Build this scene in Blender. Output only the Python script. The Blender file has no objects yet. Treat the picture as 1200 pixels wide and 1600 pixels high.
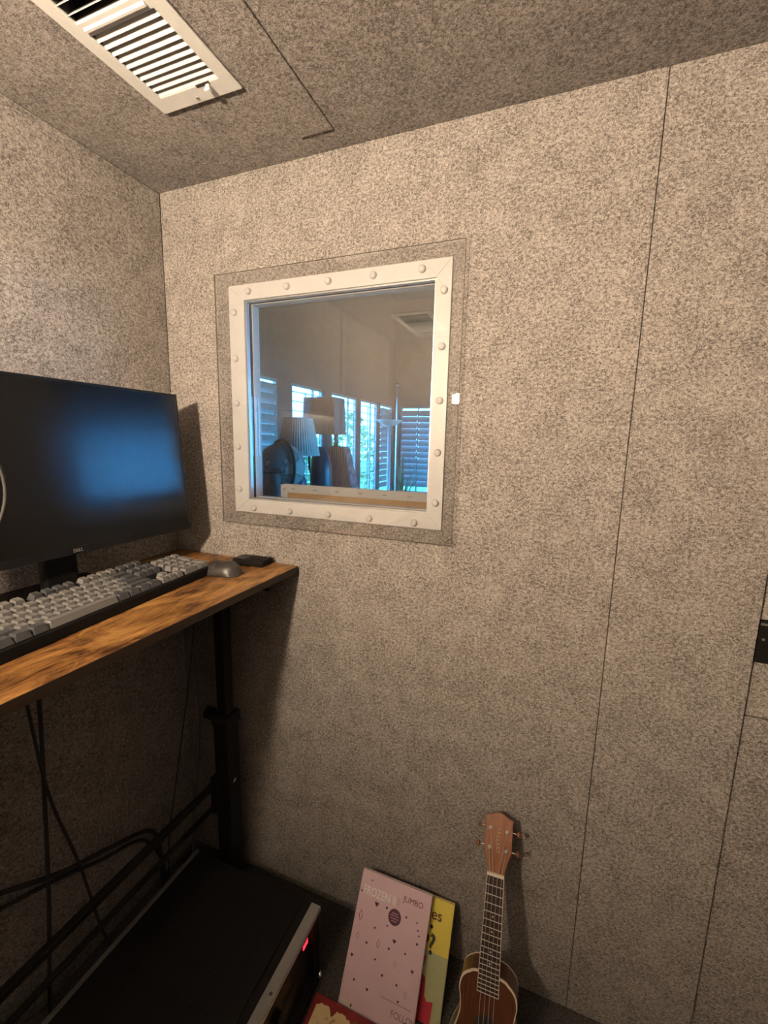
import bpy, bmesh, math, random
from mathutils import Vector, Matrix

sc = bpy.context.scene
COL = sc.collection
PI = math.pi
rnd = random.Random(7)

# ------------------------------------------------------------------ camera
H = 2.1                                   # booth height
YAW, PITCH, ROLL, FPX = -0.3712, -0.1604, 0.0222, 673.13
CAM = Vector((1.0946, -1.0100, 1.4227))
fw = Vector((math.sin(YAW)*math.cos(PITCH), math.cos(YAW)*math.cos(PITCH), math.sin(PITCH)))
rt = Vector((math.cos(YAW), -math.sin(YAW), 0)); up = rt.cross(fw)
r2 = rt*math.cos(ROLL) + up*math.sin(ROLL); u2 = up*math.cos(ROLL) - rt*math.sin(ROLL)
cd = bpy.data.cameras.new('camera'); cam = bpy.data.objects.new('camera', cd); COL.objects.link(cam)
cd.sensor_fit = 'HORIZONTAL'; cd.sensor_width = 36.0; cd.lens = 36.0*FPX/1200.0
cd.clip_start = 0.02; cd.clip_end = 200
m = Matrix.Identity(4)
for i in range(3):
    m[i][0], m[i][1], m[i][2], m[i][3] = r2[i], u2[i], -fw[i], CAM[i]
cam.matrix_world = m
sc.camera = cam

# ------------------------------------------------------------------ world, daylight, exposure
w = bpy.data.worlds.new('overcast_sky'); sc.world = w; w.use_nodes = True
bg = w.node_tree.nodes['Background']
bg.inputs[0].default_value = (0.072, 0.42, 1.0, 1); bg.inputs[1].default_value = 25.0
sc.view_settings.view_transform = 'Standard'; sc.view_settings.look = 'None'
sc.view_settings.exposure = 0.0; sc.view_settings.gamma = 1.0; sc.view_settings.use_curve_mapping = False
sc.cycles.use_denoising = True
sc.cycles.transparent_max_bounces = 24
sc.cycles.max_bounces = 6; sc.cycles.diffuse_bounces = 1
sc.cycles.sample_clamp_indirect = 6.0
LAMP_POS = (0.565, -1.52, 1.645)
LAMP_STRENGTH = 3600.0
def portal(name, loc, rot, sx, sy):       # guides the sky's light through a real window opening
    ld = bpy.data.lights.new(name, 'AREA'); ld.shape = 'RECTANGLE'; ld.size = sx; ld.size_y = sy
    ld.cycles.is_portal = True
    o = bpy.data.objects.new(name, ld); o.location = loc; o.rotation_euler = rot; COL.objects.link(o)
portal('window_bank_portal', (-1.66, 3.9, 1.28), (0, -PI/2, 0), 1.6, 4.4)
portal('far_window_portal', (-0.7, 6.16, 1.28), (-PI/2, 0, 0), 1.5, 1.6)
portal('garden_door_portal', (3.36, 2.75, 1.0), (0, PI/2, 0), 2.2, 3.6)

# ------------------------------------------------------------------ materials
def nt(name):
    mt = bpy.data.materials.new(name); mt.use_nodes = True
    t = mt.node_tree; b = t.nodes['Principled BSDF']
    return mt, t, b
def mat(name, c1, c2=None, rough=0.6, metal=0.0, scale=40, detail=4, stretch=(1, 1, 1), lo=0.3, hi=0.7,
        bump=0.0, bscale=None, spec=0.5, sheen=0.0, coat=0.0, broad=None):
    mt, t, b = nt(name)
    N, L = t.nodes, t.links
    c2 = c2 or tuple(min(1, x*1.12+0.004) for x in c1)
    tc = N.new('ShaderNodeTexCoord'); mp = N.new('ShaderNodeMapping'); mp.inputs['Scale'].default_value = stretch
    L.new(tc.outputs['Object'], mp.inputs[0])
    nz = N.new('ShaderNodeTexNoise'); nz.inputs['Scale'].default_value = scale; nz.inputs['Detail'].default_value = detail
    nz.inputs['Roughness'].default_value = 0.65
    L.new(mp.outputs[0], nz.inputs['Vector'])
    rp = N.new('ShaderNodeValToRGB'); rp.color_ramp.elements[0].position = lo; rp.color_ramp.elements[1].position = hi
    rp.color_ramp.elements[0].color = (*c1, 1); rp.color_ramp.elements[1].color = (*c2, 1)
    L.new(nz.outputs[0], rp.inputs[0])
    col = rp.outputs[0]
    if broad:                              # broad mottling of the thing's own colour
        n2 = N.new('ShaderNodeTexNoise'); n2.inputs['Scale'].default_value = broad[0]; n2.inputs['Detail'].default_value = 3
        L.new(mp.outputs[0], n2.inputs['Vector'])
        mr = N.new('ShaderNodeMapRange'); mr.inputs['From Min'].default_value = 0.3; mr.inputs['From Max'].default_value = 0.7
        mr.inputs['To Min'].default_value = 1-broad[1]; mr.inputs['To Max'].default_value = 1+broad[1]
        L.new(n2.outputs[0], mr.inputs[0])
        mx = N.new('ShaderNodeVectorMath'); mx.operation = 'SCALE'
        L.new(col, mx.inputs[0]); L.new(mr.outputs[0], mx.inputs['Scale']); col = mx.outputs[0]
    L.new(col, b.inputs['Base Color'])
    b.inputs['Roughness'].default_value = rough; b.inputs['Metallic'].default_value = metal
    b.inputs['Specular IOR Level'].default_value = spec
    if sheen: b.inputs['Sheen Weight'].default_value = sheen
    if coat: b.inputs['Coat Weight'].default_value = coat; b.inputs['Coat Roughness'].default_value = 0.15
    if bump:
        nb = N.new('ShaderNodeTexNoise'); nb.inputs['Scale'].default_value = bscale or scale; nb.inputs['Detail'].default_value = 3
        L.new(mp.outputs[0], nb.inputs['Vector'])
        bp = N.new('ShaderNodeBump'); bp.inputs['Strength'].default_value = bump; bp.inputs['Distance'].default_value = 0.002
        L.new(nb.outputs[0], bp.inputs['Height']); L.new(bp.outputs[0], b.inputs['Normal'])
    return mt
def emit(name, col, s):
    mt, t, b = nt(name)
    b.inputs['Base Color'].default_value = (*col, 1); b.inputs['Emission Color'].default_value = (*col, 1)
    b.inputs['Emission Strength'].default_value = s
    return mt
def clear(name, ior=1.49, tint=(1, 1, 1)):   # thin clear sheet: straight-through plus Fresnel mirror on both faces
    mt = bpy.data.materials.new(name); mt.use_nodes = True
    t = mt.node_tree; N, L = t.nodes, t.links; N.clear()
    out = N.new('ShaderNodeOutputMaterial'); mix = N.new('ShaderNodeMixShader')
    tr = N.new('ShaderNodeBsdfTransparent'); tr.inputs[0].default_value = (*tint, 1)
    gl = N.new('ShaderNodeBsdfGlossy'); gl.inputs['Roughness'].default_value = 0.0
    ge = N.new('ShaderNodeNewGeometry'); mr = N.new('ShaderNodeMapRange')
    mr.inputs['To Min'].default_value = ior; mr.inputs['To Max'].default_value = 1/ior
    L.new(ge.outputs['Backfacing'], mr.inputs[0])
    fr = N.new('ShaderNodeFresnel'); L.new(mr.outputs[0], fr.inputs['IOR'])
    L.new(fr.outputs[0], mix.inputs[0]); L.new(tr.outputs[0], mix.inputs[1]); L.new(gl.outputs[0], mix.inputs[2])
    L.new(mix.outputs[0], out.inputs[0])
    return mt

def felt_mat(name, dark, light):
    mt, t, b = nt(name); N, L = t.nodes, t.links
    tc = N.new('ShaderNodeTexCoord')
    def noise(scale, detail, rough, stretch=(1, 1, 1)):
        mp = N.new('ShaderNodeMapping'); mp.inputs['Scale'].default_value = stretch
        L.new(tc.outputs['Object'], mp.inputs[0])
        n = N.new('ShaderNodeTexNoise'); n.inputs['Scale'].default_value = scale; n.inputs['Detail'].default_value = detail
        n.inputs['Roughness'].default_value = rough; n.inputs['Distortion'].default_value = 0.6
        L.new(mp.outputs[0], n.inputs['Vector']); return n.outputs[0]
    a = noise(150, 4, 0.72, (1, 1, 1.25)); f = noise(430, 2, 0.6, (1, 1, 1)); g = noise(14, 3, 0.6)
    def mad(x, k, y):
        n = N.new('ShaderNodeMath'); n.operation = 'MULTIPLY_ADD'; L.new(x, n.inputs[0]); n.inputs[1].default_value = k
        if isinstance(y, float): n.inputs[2].default_value = y
        else: L.new(y, n.inputs[2])
        return n.outputs[0]
    s = mad(a, 0.72, mad(f, 0.50, mad(g, 0.16, -0.19)))
    rp = N.new('ShaderNodeValToRGB'); e = rp.color_ramp.elements
    e[0].position = 0.39; e[0].color = (*dark, 1); e[1].position = 0.62; e[1].color = (*light, 1)
    L.new(s, rp.inputs[0]); L.new(rp.outputs[0], b.inputs['Base Color'])
    b.inputs['Roughness'].default_value = 0.95; b.inputs['Specular IOR Level'].default_value = 0.1
    b.inputs['Sheen Weight'].default_value = 0.12
    bp = N.new('ShaderNodeBump'); bp.inputs['Strength'].default_value = 0.55; bp.inputs['Distance'].default_value = 0.0035
    L.new(s, bp.inputs['Height']); L.new(bp.outputs[0], b.inputs['Normal'])
    return mt
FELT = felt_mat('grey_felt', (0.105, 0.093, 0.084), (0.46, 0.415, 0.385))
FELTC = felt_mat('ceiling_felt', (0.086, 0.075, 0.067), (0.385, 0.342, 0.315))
CARPET = mat('dark_grey_carpet', (0.026, 0.024, 0.023), (0.090, 0.086, 0.082), 0.95, scale=160, bump=0.6, spec=0.1)
CORE = mat('dark_core_board', (0.05, 0.045, 0.04), rough=0.9)
WHITE = mat('white_painted_metal', (0.58, 0.57, 0.56), (0.62, 0.61, 0.60), 0.42, scale=25)
VENTW = mat('white_enamel', (0.62, 0.61, 0.59), (0.68, 0.67, 0.65), 0.38, scale=60)
DARKGAP = mat('dark_duct_and_shade', (0.02, 0.018, 0.016), rough=0.9)  # dark duct lining; also stands for shade in lever slot and sound hole
ALU = mat('satin_aluminium', (0.50, 0.50, 0.50), (0.66, 0.66, 0.66), 0.38, 0.85, scale=120, stretch=(1, 8, 1))
GASKET = mat('black_rubber', (0.02, 0.02, 0.02), rough=0.7)
CLEAR = clear('clear_polycarbonate', 1.80, (0.985, 0.985, 0.985))
GLASS = clear('window_glass', 1.5)
GLASSD = clear('dense_window_glass', 1.60)
SHEDGE = mat('sawn_sheet_edge', (0.16, 0.145, 0.13), (0.24, 0.22, 0.20), 0.5, scale=200)
BLACK = mat('black_plastic', (0.005, 0.005, 0.005), (0.009, 0.0085, 0.0085), 0.6, scale=300, spec=0.15)
BEZEL = mat('black_bezel', (0.004, 0.004, 0.004), rough=0.4, spec=0.25)
SCREEN = mat('matte_black_screen', (0.002, 0.002, 0.002), (0.003, 0.003, 0.003), 0.19, spec=0.38, scale=5)
BMETAL = mat('black_powder_coat', (0.008, 0.0075, 0.0075), (0.014, 0.013, 0.012), 0.55, scale=500, spec=0.2)
STEEL = mat('bright_steel', (0.62, 0.61, 0.6), rough=0.22, metal=1.0, scale=50)
def rustic_mat():
    mt, t, b = nt('rustic_brown_wood'); N, L = t.nodes, t.links
    tc = N.new('ShaderNodeTexCoord')
    def noise(sc_, de, ro, st):
        mp = N.new('ShaderNodeMapping'); mp.inputs['Scale'].default_value = st; L.new(tc.outputs['Object'], mp.inputs[0])
        n = N.new('ShaderNodeTexNoise'); n.inputs['Scale'].default_value = sc_; n.inputs['Detail'].default_value = de
        n.inputs['Roughness'].default_value = ro; n.inputs['Distortion'].default_value = 0.8; L.new(mp.outputs[0], n.inputs['Vector']); return n.outputs[0]
    a = noise(9, 6, 0.7, (2.2, 0.8, 1)); g = noise(60, 4, 0.6, (3.5, 0.35, 1))
    ad = N.new('ShaderNodeMath'); ad.operation = 'MULTIPLY_ADD'; L.new(g, ad.inputs[0]); ad.inputs[1].default_value = 0.35; L.new(a, ad.inputs[2])
    rp = N.new('ShaderNodeValToRGB'); e = rp.color_ramp.elements
    e[0].position = 0.55; e[0].color = (0.045, 0.018, 0.006, 1); e[1].position = 0.80; e[1].color = (0.52, 0.275, 0.085, 1)
    k = e.new(0.66); k.color = (0.25, 0.115, 0.034, 1)
    L.new(ad.outputs[0], rp.inputs[0]); L.new(rp.outputs[0], b.inputs['Base Color'])
    b.inputs['Roughness'].default_value = 0.42
    return mt
RUSTIC = rustic_mat()
EDGEB = mat('dark_brown_shaded_band', (0.012, 0.006, 0.003), (0.034, 0.018, 0.008), 0.5, scale=40, stretch=(1, .15, 1))  # dark brown band, darkened further for the shade on the front face
KEYL = mat('light_grey_keycap', (0.150, 0.147, 0.144), (0.165, 0.162, 0.159), 0.6, scale=300)
KEYD = mat('dark_grey_keycap', (0.055, 0.058, 0.066), (0.064, 0.067, 0.075), 0.6, scale=300)
MOUSEM = mat('graphite_plastic', (0.032, 0.029, 0.027), (0.044, 0.040, 0.037), 0.36, scale=200)
GREYP = mat('pale_grey_plastic', (0.085, 0.085, 0.083), rough=0.5)
HOOPG = mat('dull_grey_wire', (0.030, 0.030, 0.029), rough=0.6, spec=0.2)
UKE = mat('mahogany', (0.048, 0.015, 0.006), (0.125, 0.043, 0.018), 0.33, scale=22, stretch=(9, 0.8, 2), coat=0.2)
UKEH = mat('koa_headstock', (0.125, 0.040, 0.014), (0.27, 0.098, 0.036), 0.3, scale=20, stretch=(8, 0.8, 2), coat=0.2)
ROSE = mat('dark_fretboard_wood', (0.018, 0.011, 0.008), (0.035, 0.022, 0.015), 0.45, scale=60, stretch=(5, .6, 1))
CREAM = mat('cream_binding', (0.70, 0.62, 0.50), (0.78, 0.70, 0.58), 0.4, scale=80)
FRETM = mat('nickel_fret', (0.72, 0.70, 0.67), rough=0.3, metal=0.5)
STRING = mat('nylon_string', (0.50, 0.47, 0.43), rough=0.4)
GOLD = mat('pale_gold_print', (0.45, 0.33, 0.18), rough=0.5)
PINK = mat('pink_glossy_cover', (0.80, 0.57, 0.64), (0.86, 0.63, 0.70), 0.4, scale=14)
PAPER = mat('cream_page_edges', (0.55, 0.50, 0.42), (0.72, 0.67, 0.58), 0.8, scale=900, stretch=(.05, .05, 4))
YELL = mat('yellow_cover', (0.90, 0.72, 0.11), (0.94, 0.78, 0.15), 0.45, scale=18)
SAGE = mat('pale_green_print', (0.47, 0.49, 0.26), (0.56, 0.56, 0.32), 0.45, scale=18)
CRIM = mat('crimson_print', (0.50, 0.035, 0.06), (0.58, 0.05, 0.08), 0.45, scale=18)
MAROON = mat('maroon_print', (0.16, 0.022, 0.03), rough=0.5)
PLUM = mat('plum_print', (0.075, 0.022, 0.055), rough=0.5)
ROSEP = mat('dusty_rose_print', (0.42, 0.22, 0.25), rough=0.5)
WPRINT = mat('white_print', (0.95, 0.90, 0.90), rough=0.5)
BPRINT = mat('black_print', (0.03, 0.025, 0.02), rough=0.5)
BRPRINT = mat('brown_print', (0.15, 0.05, 0.03), rough=0.5)
LED = emit('red_led', (1.0, 0.03, 0.06), 2.2)
OPAL = emit('warm_opal_glass', (1.0, 0.785, 0.56), LAMP_STRENGTH)
# the room beyond the window
RWALL = mat('shaded_plaster', (0.115, 0.11, 0.11), (0.135, 0.13, 0.13), 0.9, scale=15)  # pale plaster darkened, the room's shade put into its colour
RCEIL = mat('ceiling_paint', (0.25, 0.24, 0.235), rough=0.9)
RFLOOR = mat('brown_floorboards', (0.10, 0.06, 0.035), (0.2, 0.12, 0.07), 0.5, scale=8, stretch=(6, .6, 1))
SHUT = mat('white_shutter_paint', (0.44, 0.42, 0.41), (0.50, 0.48, 0.47), 0.5, scale=20)
PLEAT = mat('ivory_pleated_fabric', (0.62, 0.60, 0.55), (0.74, 0.72, 0.66), 0.9, scale=30)
TAUPE = mat('taupe_linen_shade', (0.15, 0.12, 0.12), (0.24, 0.19, 0.19), 0.9, scale=60, stretch=(1, 1, .2))
def grain_mat():
    mt, t, b = nt('driftwood'); N, L = t.nodes, t.links
    tc = N.new('ShaderNodeTexCoord'); mp = N.new('ShaderNodeMapping'); mp.inputs['Scale'].default_value = (1, 1, .4); L.new(tc.outputs['Object'], mp.inputs[0])
    wv = N.new('ShaderNodeTexWave'); wv.inputs['Scale'].default_value = 16; wv.inputs['Distortion'].default_value = 7; wv.inputs['Detail'].default_value = 3
    L.new(mp.outputs[0], wv.inputs[0])
    rp = N.new('ShaderNodeValToRGB'); rp.color_ramp.elements[0].color = (.10, .09, .10, 1); rp.color_ramp.elements[1].color = (.24, .22, .24, 1)
    L.new(wv.outputs[0], rp.inputs[0]); L.new(rp.outputs[0], b.inputs['Base Color']); b.inputs['Roughness'].default_value = .8
    return mt
DRIFT = grain_mat()
def globe_mat():
    mt, t, b = nt('aged_globe_map'); N, L = t.nodes, t.links
    tc = N.new('ShaderNodeTexCoord'); nz = N.new('ShaderNodeTexNoise'); nz.inputs['Scale'].default_value = 8; nz.inputs['Detail'].default_value = 6
    L.new(tc.outputs['Object'], nz.inputs['Vector'])
    rp = N.new('ShaderNodeValToRGB'); e = rp.color_ramp.elements; e[0].position = .50; e[0].color = (.34, .36, .37, 1); e[1].position = .56; e[1].color = (.52, .50, .46, 1)
    k = e.new(.53); k.color = (.14, .14, .14, 1)
    L.new(nz.outputs[0], rp.inputs[0]); L.new(rp.outputs[0], b.inputs['Base Color']); b.inputs['Roughness'].default_value = .5
    return mt
GLOBE = globe_mat()
DKWOOD = mat('dark_stained_wood', (0.03, 0.02, 0.016), (0.06, 0.04, 0.03), 0.5, scale=30, stretch=(1, 6, 1))
CHALK = mat('gloss_white_lacquer', (0.84, 0.85, 0.86), rough=0.2, coat=0.6)
VASE = mat('slate_ceramic', (0.06, 0.07, 0.09), (0.10, 0.11, 0.13), 0.3, scale=20)
CANVAS = mat('raw_white_canvas', (0.60, 0.57, 0.53), (0.70, 0.67, 0.62), 0.9, scale=400, bump=0.2)
PINE = mat('pine_stretcher_bar', (0.46, 0.27, 0.11), (0.62, 0.40, 0.19), 0.7, scale=30, stretch=(.5, 6, 6))
LAWN = mat('lawn', (0.06, 0.14, 0.04), (0.16, 0.30, 0.10), 0.95, scale=6)
LEAF = mat('shrub_leaf', (0.10, 0.22, 0.07), (0.26, 0.42, 0.15), 0.7, scale=9)
PALM = mat('palm_leaf', (0.06, 0.12, 0.06), (0.14, 0.24, 0.12), 0.4, scale=12)
TERRA = mat('charcoal_planter', (0.05, 0.05, 0.055), rough=0.6)
GOLDC = mat('gold_floral_cover', (0.13, 0.065, 0.016), (0.74, 0.60, 0.31), 0.5, scale=34, detail=2, lo=0.40, hi=0.52)
DRED = mat('dark_red_cover', (0.15, 0.010, 0.012), (0.22, 0.016, 0.018), 0.5, scale=30)

# ------------------------------------------------------------------ mesh helpers
def bm_new(): return bmesh.new()
def box(bm, x0, x1, y0, y1, z0, z1):
    v = [bm.verts.new(c) for c in ((x0,y0,z0),(x1,y0,z0),(x1,y1,z0),(x0,y1,z0),(x0,y0,z1),(x1,y0,z1),(x1,y1,z1),(x0,y1,z1))]
    for f in ((0,3,2,1),(4,5,6,7),(0,1,5,4),(1,2,6,5),(2,3,7,6),(3,0,4,7)): bm.faces.new([v[i] for i in f])
def frame_axes(d):
    d = Vector(d).normalized(); a = Vector((0,0,1)) if abs(d.z) < 0.9 else Vector((1,0,0))
    x = d.cross(a).normalized(); return x, d.cross(x)
def tube(bm, pts, r, n=10, cap=True):
    pts = [Vector(p) for p in pts]; rings = []
    rr = r if isinstance(r, (list, tuple)) else [r]*len(pts)
    for i, p in enumerate(pts):
        d = (pts[min(i+1, len(pts)-1)] - pts[max(i-1, 0)])
        if i == 0: x, y = frame_axes(d)
        else:
            dn = d.normalized(); x = (x - dn*x.dot(dn)).normalized(); y = dn.cross(x)
        rings.append([bm.verts.new(p + (x*math.cos(2*PI*k/n) + y*math.sin(2*PI*k/n))*rr[i]) for k in range(n)])
    for a, b in zip(rings, rings[1:]):
        for k in range(n): bm.faces.new((a[k], a[(k+1)%n], b[(k+1)%n], b[k]))
    if cap:
        bm.faces.new(rings[0][::-1]); bm.faces.new(rings[-1])
def loop_tube(bm, pts, r, n=8):
    pts = [Vector(p) for p in pts]; M = len(pts); rings = []
    for i, p in enumerate(pts):
        d = (pts[(i+1)%M] - pts[i-1]).normalized()
        if i == 0: x, y = frame_axes(d)
        else: x = (x - d*x.dot(d)).normalized(); y = d.cross(x)
        rings.append([bm.verts.new(p + (x*math.cos(2*PI*k/n) + y*math.sin(2*PI*k/n))*r) for k in range(n)])
    for i in range(M):
        a, b = rings[i], rings[(i+1)%M]
        for k in range(n): bm.faces.new((a[k], a[(k+1)%n], b[(k+1)%n], b[k]))
def lathe(bm, prof, n=24, cx=0, cy=0, cz=0, ripple=0.0):
    rings = []
    for r, z in prof:
        if r < 1e-6: rings.append([bm.verts.new((cx, cy, cz+z))])
        else: rings.append([bm.verts.new((cx + r*(1+(ripple if k%2 else 0))*math.cos(2*PI*k/n), cy + r*(1+(ripple if k%2 else 0))*math.sin(2*PI*k/n), cz+z)) for k in range(n)])
    for a, b in zip(rings, rings[1:]):
        for k in range(n):
            k2 = (k+1) % n
            if len(a) == 1 and len(b) > 1: bm.faces.new((a[0], b[k2], b[k]))
            elif len(b) == 1 and len(a) > 1: bm.faces.new((a[k], a[k2], b[0]))
            elif len(a) > 1: bm.faces.new((a[k], a[k2], b[k2], b[k]))
def prism(bm, poly, z0, z1, M=None):
    M = M or (lambda u, v, w_: (u, v, w_))
    a = [bm.verts.new(M(x, y, z0)) for x, y in poly]; b = [bm.verts.new(M(x, y, z1)) for x, y in poly]
    n = len(poly); bm.faces.new(a[::-1]); bm.faces.new(b)
    for k in range(n): bm.faces.new((a[k], a[(k+1)%n], b[(k+1)%n], b[k]))
def slab(bm, U, V, holes, w0, w1, M):
    """a plate u x v x w with rectangular holes (u0,u1,v0,v1) cut right through"""
    us = sorted(set(list(U) + [h[0] for h in holes] + [h[1] for h in holes]))
    vs = sorted(set(list(V) + [h[2] for h in holes] + [h[3] for h in holes]))
    vt = {}
    def vx(i, j, k):
        if (i, j, k) not in vt: vt[(i, j, k)] = bm.verts.new(M(us[i], vs[j], (w0, w1)[k]))
        return vt[(i, j, k)]
    def solid(i, j):
        if not (0 <= i < len(us)-1 and 0 <= j < len(vs)-1): return False
        cu, cv = (us[i]+us[i+1])/2, (vs[j]+vs[j+1])/2
        return not any(h[0] < cu < h[1] and h[2] < cv < h[3] for h in holes)
    for i in range(len(us)-1):
        for j in range(len(vs)-1):
            if not solid(i, j): continue
            bm.faces.new((vx(i,j,0), vx(i,j+1,0), vx(i+1,j+1,0), vx(i+1,j,0)))
            bm.faces.new((vx(i,j,1), vx(i+1,j,1), vx(i+1,j+1,1), vx(i,j+1,1)))
            for (di, dj, a, b) in ((-1,0,(i,j),(i,j+1)), (1,0,(i+1,j),(i+1,j+1)), (0,-1,(i,j),(i+1,j)), (0,1,(i,j+1),(i+1,j+1))):
                if not solid(i+di, j+dj):
                    bm.faces.new((vx(*a,0), vx(*b,0), vx(*b,1), vx(*a,1)))
def finish(name, bm, smooth=False):
    bmesh.ops.recalc_face_normals(bm, faces=bm.faces[:])
    me = bpy.data.meshes.new(name); bm.to_mesh(me); bm.free()
    if smooth:
        for p in me.polygons: p.use_smooth = True
    return me
def obj(name, src, material, parent=None, smooth=False, bevel=0.0, seg=2, loc=None, rot=None, autosmooth=False):
    me = src if isinstance(src, bpy.types.Mesh) else finish(name, src, smooth)
    if material is not None and not me.materials: me.materials.append(material)
    o = bpy.data.objects.new(name, me); COL.objects.link(o)
    if parent: o.parent = parent
    if loc: o.location = loc
    if rot: o.rotation_euler = rot
    if bevel:
        b = o.modifiers.new('bevel', 'BEVEL'); b.width = bevel; b.segments = seg; b.limit_method = 'ANGLE'; b.angle_limit = math.radians(40)
    return o
def tag(o, label, cat, group=None):
    o['label'] = label; o['category'] = cat
    if group: o['group'] = group
    return o
def thing(name, label, cat, loc=(0,0,0), rot=(0,0,0), group=None):
    o = bpy.data.objects.new(name, None); COL.objects.link(o); o.empty_display_size = 0.05
    o.location = loc; o.rotation_euler = rot
    return tag(o, label, cat, group)
def struct(o, label=None):
    o['kind'] = 'structure'
    if label: o['label'] = label
    return o
def text_mesh(s, size, extrude=0.0003, bold=0.0, align='LEFT', xs=1.0):
    cu = bpy.data.curves.new('lettering', 'FONT'); cu.body = s; cu.size = size; cu.extrude = extrude; cu.offset = bold
    cu.align_x = align; cu.resolution_u = 3
    o = bpy.data.objects.new('lettering', cu); COL.objects.link(o)
    bpy.context.view_layer.update()
    me = bpy.data.meshes.new_from_object(o.evaluated_get(bpy.context.evaluated_depsgraph_get()))
    bpy.data.objects.remove(o)
    if xs != 1.0:
        for v in me.vertices: v.co.x *= xs
    return me
XZ = lambda u, v, w_: (u, w_, v)
XY = lambda u, v, w_: (u, v, w_)
YZ = lambda u, v, w_: (w_, u, v)

# ------------------------------------------------------------------ booth shell
BX1, BY0 = 2.05, -1.86                     # right wall, rear wall
S1, S2 = 1.2332, 1.4920                    # seams of the back wall
WX0, WX1, WZ0, WZ1 = 0.2374, 0.8531, 1.2149, 1.8293     # bolted frame, outer
IX0, IX1, IZ0, IZ1 = 0.287, 0.8165, 1.2535, 1.790       # opening
TH = 0.052                                  # wall thickness

b = bm_new(); slab(b, (-0.06, S2), (-0.1, H+0.06), [(IX0, IX1, IZ0, IZ1)], 0.006, TH, XZ)
wb = struct(obj('wall_back', b, CORE), 'grey felt booth wall with the bolted window')
b = bm_new(); slab(b, (0.0, S1-0.0008), (0.0, H), [(IX0, IX1, IZ0, IZ1)], 0.0, 0.006, XZ); obj('felt_panel', b, FELT, wb, bevel=0.0014)
b = bm_new(); slab(b, (S1+0.0008, S2), (0.0, H), [], 0.0, 0.006, XZ); obj('felt_panel', b, FELT, wb, bevel=0.0014)
# the door panel right of the second seam, set back a little
b = bm_new(); slab(b, (S2, BX1+0.06), (-0.1, H+0.06), [], 0.022, TH, XZ)
dr = struct(obj('door_1', b, CORE), 'felt covered booth door beside the panel seam')
b = bm_new(); slab(b, (S2+0.002, BX1), (0.888, H), [(S2+0.002, S2+0.075, 1.004, 1.094)], 0.014, 0.022, XZ); obj('felt_panel', b, FELT, dr, bevel=0.002)
b = bm_new(); slab(b, (S2+0.002, BX1), (0.0, 0.8845), [], 0.0125, 0.022, XZ); obj('felt_panel', b, FELT, dr, bevel=0.002)
lp = bm_new(); box(lp, S2+0.004, S2+0.072, 0.008, 0.022, 1.006, 1.092); lt = obj('door_latch', lp, BLACK, dr, bevel=0.002)
lp = bm_new(); tube(lp, [(S2+0.045, 0.008, 1.052), (S2+0.045, -0.010, 1.052)], 0.012, 16); obj('latch_knob', lp, BLACK, lt, bevel=0.002)
lp = bm_new(); tube(lp, [(S2+0.012, 0.0085, 1.057), (S2+0.012, 0.004, 1.057)], 0.003, 10); obj('screw', lp, STEEL, lt)
lp = bm_new(); box(lp, S2+0.004, S2+0.072, 0.004, 0.0085, 1.0855, 1.090); obj('metal_lip', lp, STEEL, lt)

b = bm_new(); box(b, -0.06, 0.0, BY0-0.06, 0.0, -0.1, H+0.06); wl = struct(obj('wall_left', b, CORE), 'grey felt wall behind the monitor')
for (y0, y1) in ((-1.150, 0.0), (BY0, -1.160)):
    b = bm_new(); box(b, 0.0, 0.005, y0, y1-.0030, 0.0, H-.0035); obj('felt_panel', b, FELT, wl, bevel=0.0012)
b = bm_new(); box(b, -0.06, BX1+0.06, BY0-0.06, BY0, -0.1, H+0.06); wr = struct(obj('wall_rear', b, FELT), 'grey felt wall behind the camera')
b = bm_new(); box(b, BX1, BX1+0.06, BY0, 0.012, -0.1, H+0.06); struct(obj('wall_right', b, FELT), 'grey felt wall right of the camera')
b = bm_new(); box(b, -0.06, BX1+0.06, BY0-0.06, TH, -0.1, 0.0); struct(obj('floor', b, CARPET), 'dark grey booth carpet')
VENTS = [(0.274, 0.475, -0.605, -0.225), (0.215, 0.44, -1.70, -1.30)]
b = bm_new()
slab(b, (-0.06, BX1+0.06), (BY0-0.06, TH), [(x0+.025, x1-.025, y0+.033, y1-.033) for x0, x1, y0, y1 in VENTS], H, H+0.02, XY)
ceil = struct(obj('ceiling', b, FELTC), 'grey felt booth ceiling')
b = bm_new(); box(b, 0.504, 0.588, -1.70, -0.066, H-0.0045, H+0.002); obj('felt_strip', b, FELTC, ceil, bevel=0.0015)
b = bm_new(); slab(b, (-0.06, BX1+0.06), (BY0-0.06, TH), [], H+0.09, H+0.11, XY); obj('roof_board', b, DARKGAP, ceil)

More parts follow.
